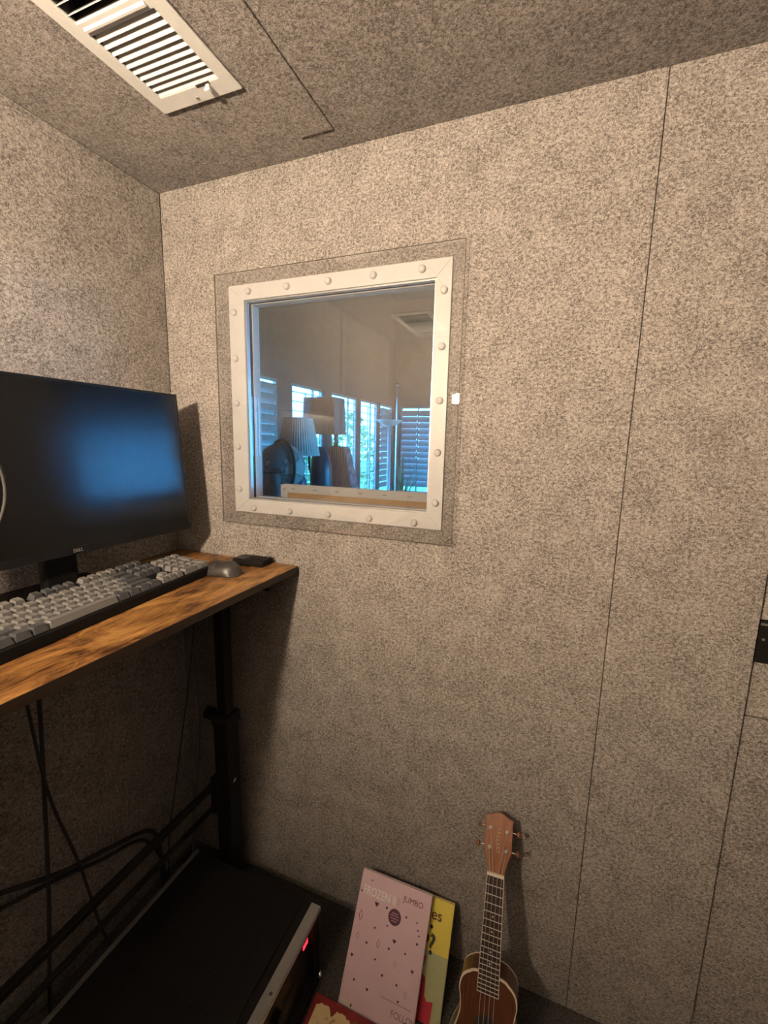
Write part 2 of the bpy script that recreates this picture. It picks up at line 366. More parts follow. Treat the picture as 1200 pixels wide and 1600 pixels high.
# ------------------------------------------------------------------ ceiling registers
def register(x0, x1, y0, y1, label, flip=False):
    t = thing('ceiling_vent', label, 'vent', ((x0+x1)/2, (y0+y1)/2, H), (0, 0, PI if flip else 0), 'ceiling air vents')
    W, L_ = (x1-x0)/2, (y1-y0)/2
    e = 0.028                               # side margin
    s1 = (L_-0.177, L_-0.037); s2 = (-L_+0.037, L_-0.202)      # the two louvred sections
    b = bm_new(); slab(b, (-W, W), (-L_, L_), [(-W+e, W-e, *s1), (-W+e, W-e, *s2)], -0.006, -0.001, XY)
    obj('face_plate', b, VENTW, t, bevel=0.0018)
    b = bm_new()
    for (v0, v1) in (s1, s2):
        slab(b, (-W+e-.003, W-e+.003), (v0-.003, v1+.003), [(-W+e, W-e, v0, v1)], -0.001, 0.075, XY)
        box(b, -W+e-.003, W-e+.003, v0-.003, v1+.003, 0.075, 0.078)
    obj('duct_collar', b, DARKGAP, t)
    n = 10; p = (s1[1]-s1[0])/n
    sl = bm_new()                           # a slat whose lower edge is at +y
    prism(sl, [(0.0066, -0.0052), (0.0074, -0.0044), (-0.0050, 0.0078), (-0.0058, 0.0070)], -W+e, W-e, lambda u, v, w_: (w_, u, v))
    sme = finish('slat', sl)
    for k in range(n): obj('slat', sme, VENTW, t, loc=(0, s1[0]+p*(k+0.45), 0))
    n2 = 8; p2 = (s2[1]-s2[0])/n2
    sl = bm_new()
    prism(sl, [(-0.0064, -0.0052), (-0.0056, -0.0058), (0.0046, 0.0092), (0.0038, 0.0098)], -W+e, W-e, lambda u, v, w_: (w_, u, v))
    sme2 = finish('slat', sl)
    for k in range(n2): obj('slat', sme2, VENTW, t, loc=(0, s2[0]+p2*(k+0.55), 0))
    b = bm_new(); prism(b, [(-.004, -.0062), (.004, -.0062), (.002, -.010), (-.002, -.010)], -W+e+.004, W-e-.004, lambda u, v, w_: (w_, u, v)); obj('centre_rib', b, VENTW, t, loc=(0, (s1[0]+s2[1])/2, 0))
    lv = bm_new(); box(lv, -0.004, 0.004, -0.003, 0.003, -0.012, 0.0); box(lv, -0.006, 0.006, -0.004, 0.004, -0.014, -0.008)
    obj('damper_lever', lv, VENTW, t, loc=(W-0.057, L_-0.031, -0.004), bevel=0.001)
    lv = bm_new(); box(lv, -0.016, 0.016, -0.003, 0.003, -0.0064, -0.0055); obj('lever_slot_shade', lv, DARKGAP, t, loc=(W-0.066, L_-0.0345, 0))  # dark strip on the plate painted as the shade inside a slot
    for yy in (L_-0.012, -L_+0.012):
        b = bm_new(); lathe(b, [(0, -.0085), (.0028, -.008), (.004, -.0062), (.004, -.005)], 14); obj('screw', b, STEEL, t, loc=(0, yy, 0), smooth=True)
    return t
register(*VENTS[0], 'white slatted ceiling vent above the monitor near the back wall')
register(*VENTS[1], 'white ceiling vent behind the camera mirrored in the window', flip=True)

# ------------------------------------------------------------------ booth window
b = bm_new(); slab(b, (WX0, WX1), (WZ0, WZ1), [(WX0+.001, WX1-.001, WZ0+.001, WZ1-.001)], -0.0005, 0.0, XZ)
win = struct(obj('window_1', b, WHITE), 'square booth window with white bolted frame behind clear sheet')
fr = (WX0, WX1, WZ0, WZ1); inn = (IX0, IX1, IZ0, IZ1)
mit = [[(fr[0],fr[3]),(fr[1],fr[3]),(inn[1],inn[3]),(inn[0],inn[3])], [(fr[1],fr[3]),(fr[1],fr[2]),(inn[1],inn[2]),(inn[1],inn[3])],
       [(fr[1],fr[2]),(fr[0],fr[2]),(inn[0],inn[2]),(inn[1],inn[2])], [(fr[0],fr[2]),(fr[0],fr[3]),(inn[0],inn[3]),(inn[0],inn[2])]]
for q in mit:
    b = bm_new(); prism(b, q, -0.0065, -0.0002, XZ); obj('frame_rail', b, WHITE, win, bevel=0.0008)
cap = bm_new(); lathe(cap, [(0, .0090), (.0060, .0086), (.0078, .0068), (.0088, .0015), (.0088, 0)], 20); capm = finish('bolt_cap', cap, True)
xs = [0.304 + 0.12*k for k in range(5)]; zs = [1.281 + 0.12*k for k in range(5)]
for x in xs:
    for z in (1.8105, 1.2285): obj('bolt_cap', capm, WHITE, win, loc=(x, -0.0065, z), rot=(PI/2, 0, 0))
for z in zs:
    for x in (0.2555, 0.8365): obj('bolt_cap', capm, WHITE, win, loc=(x, -0.0065, z), rot=(PI/2, 0, 0))
# reveal: aluminium, gasket, aluminium
def reveal(name, y0, y1, inset, m_):
    b = bm_new(); slab(b, (IX0, IX1), (IZ0, IZ1), [(IX0+inset, IX1-inset, IZ0+inset, IZ1-inset)], y0, y1, XZ); obj(name, b, m_, win)
reveal('inner_reveal', -0.0002, 0.011, 0.0035, ALU)
reveal('gasket', 0.011, 0.0235, 0.0022, GASKET)
reveal('outer_reveal', 0.0235, 0.0515, 0.004, WHITE)
def pane(name, x0, x1, z0, z1, y0, y1, m_, **k):
    b = bm_new(); box(b, x0, x1, y0, y1, z0, z1); return obj(name, b, m_, win, **k)
cs = pane('clear_sheet', 0.204, 0.8838, 1.184, 1.8560, -0.0225, -0.0175, CLEAR)
cs.data.materials.append(SHEDGE)
for p_ in cs.data.polygons:
    if abs(p_.normal.y) < .5: p_.material_index = 1
pane('glass_pane', IX0+.0025, IX1-.0025, IZ0+.0025, IZ1-.0025, 0.0130, 0.0170, GLASSD)
pane('glass_pane', IX0+.0045, IX1-.0045, IZ0+.0045, IZ1-.0045, 0.0400, 0.0440, GLASSD)
pane('glass_pane', IX0+.0045, IX1-.0045, IZ0+.0045, IZ1-.0045, 0.0265, 0.0305, GLASSD)  # extra pane, added to strengthen the booth's mirror image
for (x, z) in ((0.214, 1.194), (0.8738, 1.194), (0.214, 1.846), (0.8738, 1.846)):
    b = bm_new(); tube(b, [(x, -0.0175, z), (x, 0.0, z)], 0.003, 10); obj('stand_off', b, CLEAR, win)

# ------------------------------------------------------------------ the room beyond the window
RX0, RX1, RY0, RY1, RZ0, RZ1 = -1.5, 3.2, -2.6, 6.0, -0.12, 3.7
WIN = [(1.95, 2.68), (2.93, 3.58), (3.80, 4.52), (4.66, 5.27), (5.40, 5.92)]
WT, WBt = 2.015, 0.55
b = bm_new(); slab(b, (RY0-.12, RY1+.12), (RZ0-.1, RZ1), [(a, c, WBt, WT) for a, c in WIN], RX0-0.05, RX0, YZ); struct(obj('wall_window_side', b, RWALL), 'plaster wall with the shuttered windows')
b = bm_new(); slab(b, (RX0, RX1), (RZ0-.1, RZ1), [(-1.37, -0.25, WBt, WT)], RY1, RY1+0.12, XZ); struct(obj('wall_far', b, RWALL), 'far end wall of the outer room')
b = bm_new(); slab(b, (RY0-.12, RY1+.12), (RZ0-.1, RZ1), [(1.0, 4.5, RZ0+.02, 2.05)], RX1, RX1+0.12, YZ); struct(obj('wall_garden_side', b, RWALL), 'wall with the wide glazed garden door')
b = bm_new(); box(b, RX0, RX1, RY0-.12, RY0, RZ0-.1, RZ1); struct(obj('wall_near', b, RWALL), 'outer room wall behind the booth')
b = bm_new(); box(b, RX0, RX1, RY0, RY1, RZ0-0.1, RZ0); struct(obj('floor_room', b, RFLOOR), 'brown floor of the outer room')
b = bm_new(); box(b, RX0-.12, RX1+.12, RY0-.12, RY1+.12, RZ1, RZ1+.1); struct(obj('ceiling_room', b, RCEIL), 'white ceiling of the outer room')
b = bm_new(); box(b, -30, 30, -20, 40, -0.5, -0.4); struct(obj('ground', b, LAWN), 'garden lawn outside')

def shutter(n, u0, u1, post, tilt, M, rotf, label):
    """a plantation shutter in an opening: u along the wall, z up; M maps (u, z, depth) to the room"""
    b = bm_new(); slab(b, (u0, u1), (WBt, WT), [(u0+.022, u1-.022, WBt+.06, WT-.03)], -0.012, 0.012, M)
    t = struct(obj('window_%d' % n, b, SHUT, bevel=0.003), label)
    spans = [(u0+.024, u1-.024)]
    if post:
        b = bm_new(); slab(b, (post-.012, post+.012), (WBt+.06, WT-.03), [], -0.010, 0.010, M); obj('stile', b, SHUT, t)
        spans = [(u0+.024, post-.014), (post+.014, u1-.024)]
    z = WT-.03-(0.055 if abs(tilt) < .2 else .074); hwid = .034 if abs(tilt) < .2 else .0565; hthk = .0045 if abs(tilt) < .2 else .009
    while z > WBt+0.10:
        for (a, c) in spans:
            l = bm_new()
            k = 8; prof = [(hwid*math.cos(2*PI*i/k), hthk*math.sin(2*PI*i/k)) for i in range(k)]
            ct, st = math.cos(tilt), math.sin(tilt)
            prof = [(x*ct - y*st, x*st + y*ct) for x, y in prof]
            A = [l.verts.new(M(a, z+q[1], q[0])) for q in prof]; B = [l.verts.new(M(c, z+q[1], q[0])) for q in prof]
            l.faces.new(A[::-1]); l.faces.new(B)
            for i in range(k): l.faces.new((A[i], A[(i+1)%k], B[(i+1)%k], B[i]))
            obj('louver', l, SHUT, t)
        z -= 0.098
    for (a, c) in spans:
        mid = (a+c)/2 if c-a > .3 else None
        if mid:
            b = bm_new(); slab(b, (mid-.005, mid+.005), (WBt+.10, WT-.08), [], -hwid-.014, -hwid-.004, M); obj('tilt_rod', b, SHUT, t)
    b = bm_new(); slab(b, (u0+.001, u1-.001), (WBt+.001, WT-.001), [], 0.040, 0.044, M); obj('glass_pane', b, GLASS, t)
    return t
ML = lambda u, v, d: (RX0 - 0.014 - d, u, v)
MF = lambda u, v, d: (u, RY1 + 0.03 + d, v)
T0 = math.radians(4); TC = math.radians(61)
shutter(2, *WIN[0], None, -TC, ML, 0, 'shuttered window with tilted slats nearest the booth glass')
shutter(3, *WIN[1], 3.376, T0, ML, 0, 'bright shuttered window behind the taupe lamp shade')
shutter(4, *WIN[2], 4.278, T0, ML, 0, 'bright shuttered window right of the taupe lamp shade')
shutter(5, *WIN[3], 5.033, T0, ML, 0, 'narrow bright shuttered window left of the torchiere lamp')
shutter(6, *WIN[4], None, -TC, ML, 0, 'shuttered window with closed slats behind the torchiere lamp')
shutter(7, -1.37, -0.25, -1.07, math.radians(62), MF, 0, 'blue lit shuttered window on the far wall')
# glazed garden door on the right of the outer room
MD = lambda u, v, d: (RX1 + 0.05 + d, u, v)
b = bm_new(); slab(b, (1.0, 4.5), (RZ0+.02, 2.05), [(1.06, 2.7, .02, 1.98), (2.8, 4.44, .02, 1.98)], -0.03, 0.03, MD)
d2 = struct(obj('door_2', b, SHUT), 'wide glazed garden door of the outer room')
for (a, c) in ((1.06, 2.7), (2.8, 4.44)):
    b = bm_new(); slab(b, (a, c), (.02, 1.98), [], -0.003, 0.003, MD); obj('glass_pane', b, GLASS, d2)

# sideboard that carries the lamps and the globe
t = thing('sideboard', 'dark low sideboard under the lamps beyond the window', 'sideboard', (-0.50, 1.55, RZ0))
b = bm_new(); box(b, -.42, .42, -.65, .65, 0.97, 1.0); obj('top', b, DKWOOD, t, bevel=.004)
b = bm_new(); box(b, -.40, .40, -.62, .62, .12, .97); obj('body', b, DKWOOD, t)
for sx in (-.36, .36):
    for sy in (-.58, .58):
        b = bm_new(); box(b, sx-.025, sx+.025, sy-.025, sy+.025, 0, .12); obj('leg', b, DKWOOD, t)
for k in range(3):
    b = bm_new(); y = -.40+.40*k; box(b, .40, .415, y-.19, y+.19, .16, .94); d = obj('door', b, DKWOOD, t, bevel=.003)
    b = bm_new(); tube(b, [(.415, y, .6), (.43, y, .6)], .012, 10); obj('knob', b, STEEL, d)
TZ = RZ0 + 1.0                              # 0.88
# pleated lamp
t = thing('table_lamp', 'table lamp with ivory pleated tapered shade behind the globe', 'lamp', (-0.545, 1.56, TZ))
b = bm_new(); lathe(b, [(.142, .445), (.096, .69)], 96, ripple=0.022); obj('pleated_shade', b, PLEAT, t)
b = bm_new(); loop_tube(b, [(.142*math.cos(a*PI/20), .142*math.sin(a*PI/20), .445) for a in range(40)], .004); obj('shade_rim', b, PLEAT, t)
b = bm_new(); loop_tube(b, [(.096*math.cos(a*PI/20), .096*math.sin(a*PI/20), .69) for a in range(40)], .004); obj('shade_rim', b, PLEAT, t)
b = bm_new(); lathe(b, [(0,0),(.07,0),(.07,.02),(.03,.05),(.06,.16),(.065,.22),(.03,.33),(.012,.37),(.012,.50),(0,.50)], 24); obj('base', b, VASE, t, smooth=True)
# box shade lamp on a driftwood block
t = thing('table_lamp', 'table lamp with dark taupe box shade on driftwood base', 'lamp', (-0.46, 2.06, TZ))
b = bm_new()
def quadring(bm, specs):
    rings = [[bm.verts.new((sx*hx, sy*hy, z)) for sx, sy in ((-1,-1),(1,-1),(1,1),(-1,1))] for hx, hy, z in specs]
    for a, c in zip(rings, rings[1:]):
        for k in range(4): bm.faces.new((a[k], a[(k+1)%4], c[(k+1)%4], c[k]))
    return rings
rg = quadring(b, [(.142, .10, .595), (.134, .09, .875)])
o = obj('box_shade', b, TAUPE, t, loc=(-.165, 0, 0)); md = o.modifiers.new('wall', 'SOLIDIFY'); md.thickness = .004
b = bm_new(); rg = quadring(b, [(.170, .075, 0), (.155, .07, .15), (.115, .06, .30), (.075, .05, .49), (.05, .04, .505)]); b.faces.new(rg[0][::-1]); b.faces.new(rg[-1])
obj('driftwood_base', b, DRIFT, t, bevel=.012, loc=(-.030, 0, 0))
b = bm_new(); tube(b, [(-.060, 0, .49), (-.060, 0, .68)], .017, 12); obj('neck', b, BMETAL, t)
# vase
t = thing('vase', 'rounded slate blue vase between globe and driftwood lamp', 'vase', (-0.535, 1.85, TZ))
b = bm_new(); lathe(b, [(0,0),(.06,0),(.085,.12),(.083,.30),(.07,.42),(.045,.47),(.03,.485),(.034,.50),(.026,.50),(.022,.47),(0,.46)], 28); obj('body', b, VASE, t, smooth=True)
b = bm_new(); tube(b, [(-.03, 0, .48), (-.07, 0, .475), (-.105, 0, .42), (-.10, 0, .33), (-.083, 0, .28)], .009, 10); obj('handle', b, VASE, t, smooth=True)
# globe
t = thing('desk_globe', 'round map globe with dark meridian ring', 'globe', (-0.450, 1.22, TZ))
b = bm_new(); bmesh.ops.create_uvsphere(b, u_segments=40, v_segments=24, radius=.142); obj('sphere', b, GLOBE, t, smooth=True, loc=(0, 0, .385), rot=(.4, .2, .6))
b = bm_new(); loop_tube(b, [(.158*math.cos(a*PI/24), 0, .158*math.sin(a*PI/24)) for a in range(48)], .010, 8); obj('meridian_ring', b, DKWOOD, t, smooth=True, loc=(0, 0, .385), rot=(0, 0, math.radians(-28)))
b = bm_new(); lathe(b, [(0,0),(.10,0),(.10,.02),(.03,.05),(.022,.16),(.035,.23),(0,.235)], 24); obj('foot', b, DKWOOD, t, smooth=True)
# dark bottle in front of the globe
t = thing('bottle', 'dark rounded bottle silhouetted in front of the globe', 'bottle', (-0.375, 1.02, TZ))
b = bm_new(); lathe(b, [(0,0),(.075,0),(.08,.02),(.08,.23),(.055,.30),(.050,.36),(.046,.385),(0,.388)], 24); obj('body', b, DKWOOD, t, smooth=True)
b = bm_new(); lathe(b, [(.0475,.355),(.052,.357),(.052,.366),(.0475,.368)], 24); obj('collar', b, BMETAL, t)
# torchiere
t = thing('torchiere', 'tall floor lamp with flat dish top beyond the window', 'lamp', (-0.655, 3.6, RZ0))
b = bm_new(); lathe(b, [(0,1.715),(.03,1.718),(.10,1.745),(.148,1.785),(.150,1.79),(.146,1.79),(.10,1.752),(.03,1.728),(0,1.725)], 36); obj('dish', b, CHALK, t, smooth=True)
b = bm_new(); tube(b, [(0,0,.02),(0,0,1.72)], .019, 14); obj('pole', b, CHALK, t, smooth=True)
b = bm_new(); lathe(b, [(0,0),(.14,0),(.14,.015),(.03,.03),(0,.03)], 30); obj('base', b, CHALK, t)
# slim pole with finial
t = thing('slim_stand', 'very slim pole with small finial behind the dish lamp', 'stand', (-0.72, 4.0, RZ0))
b = bm_new(); tube(b, [(0,0,0.02),(0,0,2.20)], .008, 10); obj('pole', b, STEEL, t)
b = bm_new(); lathe(b, [(0,2.20),(.015,2.205),(.022,2.225),(.015,2.245),(0,2.25)], 14); obj('finial', b, STEEL, t, smooth=True)
b = bm_new(); lathe(b, [(0,0),(.12,0),(.12,.012),(.02,.025),(0,.025)], 24); obj('base', b, STEEL, t)
# palm
t = thing('potted_palm', 'potted palm with narrow leaves beside the far shutters', 'plant', (-0.84, 4.6, RZ0))
b = bm_new(); lathe(b, [(0,0),(.13,0),(.17,.30),(.15,.30),(.14,.27),(0,.27)], 24); obj('planter', b, TERRA, t)
for k in range(11):
    a = k*2.4; n = 9; L_ = 1.05+.35*rnd.random(); sp = .12+.22*rnd.random(); bb = bm_new(); rows = []
    for i in range(n):
        s = i/(n-1); r = sp*s**1.6*1.2; z = .27+L_*s-.25*s*s*s; wd = .018*math.sin(PI*min(1, .08+.92*s))+.002
        c = Vector((r*math.cos(a), r*math.sin(a), z)); sd = Vector((-math.sin(a), math.cos(a), 0))
        rows.append((bb.verts.new(c-sd*wd), bb.verts.new(c+sd*wd)))
    for p_, q_ in zip(rows, rows[1:]): bb.faces.new((p_[0], p_[1], q_[1], q_[0]))
    o = obj('leaf', bb, PALM, t, smooth=True); md = o.modifiers.new('thick', 'SOLIDIFY'); md.thickness = .002
# canvas leaning against the outside of the booth, back side toward us, on a narrow console
t = thing('console_table', 'narrow console under the stretched canvas outside the booth', 'table', (0.72, 0.20, RZ0))
b = bm_new(); box(b, -.50, .50, -.12, .12, .82, .85); obj('top', b, DKWOOD, t, bevel=.003)
for sx in (-.46, .46):
    for sy in (-.09, .09):
        b = bm_new(); box(b, sx-.02, sx+.02, sy-.02, sy+.02, 0, .82); obj('leg', b, DKWOOD, t)
CZ0, CZ1, CX0, CX1 = 0.73, 1.288, 0.314, 1.05
t = thing('stretched_canvas', 'back of a white canvas on pine stretcher bars below the glass', 'canvas', (0, 0.112, 0))
b = bm_new(); slab(b, (CX0, CX1), (CZ0, CZ1), [(CX0+.024, CX1-.024, CZ0+.024, CZ1-.024)], -0.0012, 0.0, XZ); obj('folded_edge', b, CANVAS, t)
b = bm_new(); slab(b, (CX0+.002, CX1-.002), (CZ0+.002, CZ1-.002), [(CX0+.045, CX1-.045, CZ0+.045, CZ1-.045)], 0.0, 0.018, XZ); obj('stretcher_frame', b, PINE, t)
b = bm_new(); box(b, CX0, CX1, 0.018, 0.0195, CZ0, CZ1); obj('canvas_sheet', b, CANVAS, t)
stp = bm_new(); box(stp, -.006, .006, -.0022, -.0010, -.0008, .0008); stm = finish('staple', stp)
for k in range(9): obj('staple', stm, STEEL, t, loc=(CX0+.045+.075*k, 0, CZ1-.012))
obj('staple', stm, STEEL, t, loc=(CX0+.012, 0, CZ1-.014), rot=(0, -.9, 0))
# shrubs outside the shuttered windows
for i, (x, y, r, lab) in enumerate(((-3.6, 4.4, .75, 'rounded garden shrub outside the window behind the taupe shade'), (-3.9, 8.6, 1.0, 'large garden shrub outside the narrow bright window'), (-3.4, 6.6, .65, 'small garden shrub between the two larger ones outside'))):
    t = thing('garden_shrub', lab, 'shrub', (x, y, -0.4), group='garden shrubs outside the shutters')
    b = bm_new()
    for k in range(700):
        th, ph = 2*PI*rnd.random(), math.acos(1-1.7*rnd.random()); rr = r*(.8+.3*rnd.random())
        c = Vector((rr*math.sin(ph)*math.cos(th), rr*math.sin(ph)*math.sin(th), r*1.35+rr*math.cos(ph)*1.2))
        u_ = Vector((rnd.uniform(-1,1), rnd.uniform(-1,1), rnd.uniform(-1,1))).normalized(); v_ = u_.orthogonal().normalized(); s = .07+.05*rnd.random()
        b.faces.new([b.verts.new(c+u_*s), b.verts.new(c+v_*s*.5), b.verts.new(c-u_*s), b.verts.new(c-v_*s*.5)])
    o = obj('foliage', b, LEAF, t); o['kind'] = 'stuff'
    b = bm_new(); tube(b, [(0,0,0),(.02,0,r*.7),(0,.03,r*1.5)], [.05,.04,.02], 8); obj('stem', b, DKWOOD, t)

# ------------------------------------------------------------------ desk
DZ = 1.075; DX0, DX1, DY0, DY1 = 0.012, 0.450, -1.21, -0.006
t = desk = thing('standing_desk', 'rustic brown desk top on black metal legs along left wall', 'desk', (0, 0, 0))
def rrect(x0, x1, y0, y1, r, n=5):
    out = []
    for cx, cy, a0 in ((x1-r, y1-r, 0), (x0+r, y1-r, PI/2), (x0+r, y0+r, PI), (x1-r, y0+r, 1.5*PI)):
        out += [(cx+r*math.cos(a0+i*PI/2/n), cy+r*math.sin(a0+i*PI/2/n)) for i in range(n+1)]
    return out
b = bm_new(); prism(b, rrect(DX0, DX1-.0015, DY0, DY1, .008), DZ-.018, DZ); obj('desktop', b, RUSTIC, t, bevel=.0015)
b = bm_new(); box(b, DX1-.0015, DX1, DY0+.008, DY1-.008, DZ-.0185, DZ-.0005); obj('edge_band', b, EDGEB, t)
for (ly, inn_) in ((-0.085, -1), (-1.13, 1)):
    b = bm_new(); box(b, .225, .259, ly-.017, ly+.017, .55, DZ-.03); lg = obj('leg', b, BMETAL, t, bevel=.003)
    b = bm_new(); box(b, .216, .268, ly-.026, ly+.026, .05, .60); obj('outer_tube', b, BMETAL, lg, bevel=.004)
    b = bm_new(); box(b, .212, .272, ly-.030, ly+.030, .585, .62); obj('collar', b, BMETAL, lg, bevel=.004)
    b = bm_new(); tube(b, [(.212, ly, .60), (.190, ly, .60)], .006, 10); tube(b, [(.192, ly, .60), (.172, ly, .60)], .018, 14); obj('clamp_knob', b, BLACK, lg)
    b = bm_new(); box(b, .05, .44, ly-.02, ly+.02, 0.0, .05); obj('foot', b, BMETAL, lg, bevel=.006)
    b = bm_new(); box(b, .06, .42, ly-.02, ly+.02, DZ-.048, DZ-.018); obj('top_bracket', b, BMETAL, lg, bevel=.002)
    b = bm_new(); tube(b, [(.268, ly+inn_*.006, .405), (.272, ly+inn_*.006, .405)], .007, 12); obj('bolt', b, STEEL, lg)
    b = bm_new(); box(b, .21, .23, ly+inn_*.03-.012, ly+inn_*.03+.012, .30, .42); obj('gusset', b, BMETAL, lg, bevel=.003)
b = bm_new(); box(b, .210, .228, -1.10, -.115, .388, .404); obj('crossbar', b, BMETAL, t, bevel=.002)
b = bm_new(); box(b, .212, .226, -1.10, -.115, .318, .328); obj('crossbar', b, BMETAL, t, bevel=.002)
b = bm_new(); box(b, .20, .225, -1.15, -.10, DZ-.038, DZ-.018); obj('under_rail', b, BMETAL, t)
b = bm_new(); box(b, .40, .425, -.06, -.035, DZ-.03, DZ-.018); obj('under_clip', b, BLACK, t)

# ------------------------------------------------------------------ monitor
MW, MH, TILT = 0.640, 0.3635, math.radians(4.4)
t = thing('computer_monitor', 'large thin black monitor with dark screen on the desk', 'monitor', (0.075, -0.427, DZ))
def tiltm(bm):                              # local panel: x out, y across, z up from the panel's bottom edge
    bmesh.ops.rotate(bm, verts=bm.verts[:], cent=(0, 0, 0), matrix=Matrix.Rotation(-TILT, 3, 'Y'))
    bmesh.ops.translate(bm, verts=bm.verts[:], vec=(.090, 0, .099))
def panel(name, m_, x0, x1, y0, y1, z0, z1, par, **k):
    b = bm_new(); box(b, x0, x1, y0, y1, z0, z1); tiltm(b); return obj(name, b, m_, par, **k)
pb = panel('housing', BLACK, -.012, -.001, -MW/2, MW/2, 0, MH, t, bevel=.003)
panel('rear_bulge', BLACK, -.040, -.011, -.19, .19, .05, .27, pb, bevel=.012)
b = bm_new(); slab(b, (-MW/2, MW/2), (0, MH), [(-MW/2+.006, MW/2-.006, .016, MH-.006)], -.001, .0012, YZ); tiltm(b); bz = obj('bezel', b, BEZEL, t, bevel=.0006)
panel('screen', SCREEN, -.001, .0004, -MW/2+.006, MW/2-.006, .016, MH-.006, t)
lm = text_mesh('DELL', .0095, .0002, .0001, 'CENTER')
b = bm_new(); b.from_mesh(lm)
bmesh.ops.transform(b, verts=b.verts[:], matrix=Matrix(((0,0,1,.0014),(1,0,0,.012),(0,1,0,.0045),(0,0,0,1)))); tiltm(b); obj('logo_lettering', b, STEEL, bz)
b = bm_new(); box(b, .028, .052, -.035, .035, .012, .30); obj('stand_column', b, BLACK, t, bevel=.006)
b = bm_new(); prism(b, rrect(-.055, .070, -.115, .115, .02), 0, .012); obj('stand_foot', b, BLACK, t, bevel=.003)

# ------------------------------------------------------------------ keyboard
U = 0.0219
kb = thing('keyboard', 'full size keyboard with light and dark grey keycaps in black case', 'keyboard', (0.3385, -0.660, DZ), (0, 0, math.radians(95.7)))
KW, KD = 22.5*U+.012, 6.5*U+.012
b = bm_new()
v = [b.verts.new(c) for c in ((0,0,0),(KW,0,0),(KW,KD,0),(0,KD,0),(0,0.001,.021),(KW,0.001,.021),(KW,KD,.031),(0,KD,.031))]
for f in ((0,3,2,1),(4,5,6,7),(0,1,5,4),(1,2,6,5),(2,3,7,6),(3,0,4,7)): b.faces.new([v[i] for i in f])
obj('case', b, BLACK, kb, bevel=.0025)
keymesh = {}
def keycap(wu, hu, m_):
    k = (wu, hu, m_.name)
    if k in keymesh: return keymesh[k]
    b = bm_new(); x, y = wu*U/2-.0010, hu*U/2-.0010
    t1, t2 = .0036, .0030
    lo = [b.verts.new((sx*x, sy*y, -.004)) for sx, sy in ((-1,-1),(1,-1),(1,1),(-1,1))]
    hi = [b.verts.new((sx*(x-t1), sy*(y-t2)+.0008, .0085)) for sx, sy in ((-1,-1),(1,-1),(1,1),(-1,1))]
    ii = [b.verts.new((sx*(x-t1-.0035), sy*(y-t2-.003)+.0008, .0076)) for sx, sy in ((-1,-1),(1,-1),(1,1),(-1,1))]
    for A, B in ((lo, hi), (hi, ii)):
        for i in range(4): b.faces.new((A[i], A[(i+1)%4], B[(i+1)%4], B[i]))
    b.faces.new(ii); b.faces.new(lo[::-1])
    me = finish('key', b); me.materials.append(m_); keymesh[k] = me
    return me
Lk, Dk = KEYL, KEYD
keys = []                                   # (x0, row0, w, h, material); row counted from the top in units
def run(x, row, seq):
    for wd, m_ in seq: keys.append((x, row, wd, 1, m_)); x += wd
keys.append((0, 0, 1, 1, Dk)); run(2, 0, [(1, Lk)]*4); run(6.5, 0, [(1, Dk)]*4); run(11, 0, [(1, Lk)]*4); run(15.25, 0, [(1, Dk)]*3)
run(0, 1.5, [(1, Lk)]*13 + [(2, Dk)]); run(15.25, 1.5, [(1, Dk)]*3)
run(0, 2.5, [(1.5, Dk)] + [(1, Lk)]*12 + [(1.5, Dk)]); run(15.25, 2.5, [(1, Dk)]*3)
run(0, 3.5, [(1.75, Dk)] + [(1, Lk)]*11 + [(2.25, Dk)])
run(0, 4.5, [(2.25, Dk)] + [(1, Lk)]*10 + [(2.75, Dk)]); keys.append((16.25, 4.5, 1, 1, Lk))
run(0, 5.5, [(1.25, Dk)]*3 + [(6.25, Lk)] + [(1.25, Dk)]*4); run(15.25, 5.5, [(1, Lk)]*3)
run(18.5, 1.5, [(1, Lk)]*4); run(18.5, 2.5, [(1, Lk)]*3); run(18.5, 3.5, [(1, Lk)]*3); run(18.5, 4.5, [(1, Lk)]*3); run(18.5, 5.5, [(2, Lk), (1, Lk)])
keys.append((21.5, 2.5, 1, 2, Lk)); keys.append((21.5, 4.5, 1, 2, Lk))
PROF = {0: .0045, 1.5: .0035, 2.5: .0012, 3.5: 0, 4.5: 0, 5.5: .0008}
for x, row, wd, hd, m_ in keys:
    cx = .006+(x+wd/2)*U; cy = .006+(6.5-row-hd/2)*U
    obj('key', keycap(wd, hd, m_), None, kb, loc=(cx, cy, .0245 + .0100*cy/KD + PROF[row]), rot=(math.radians(4 - 2.2*(row-3)), 0, 0))

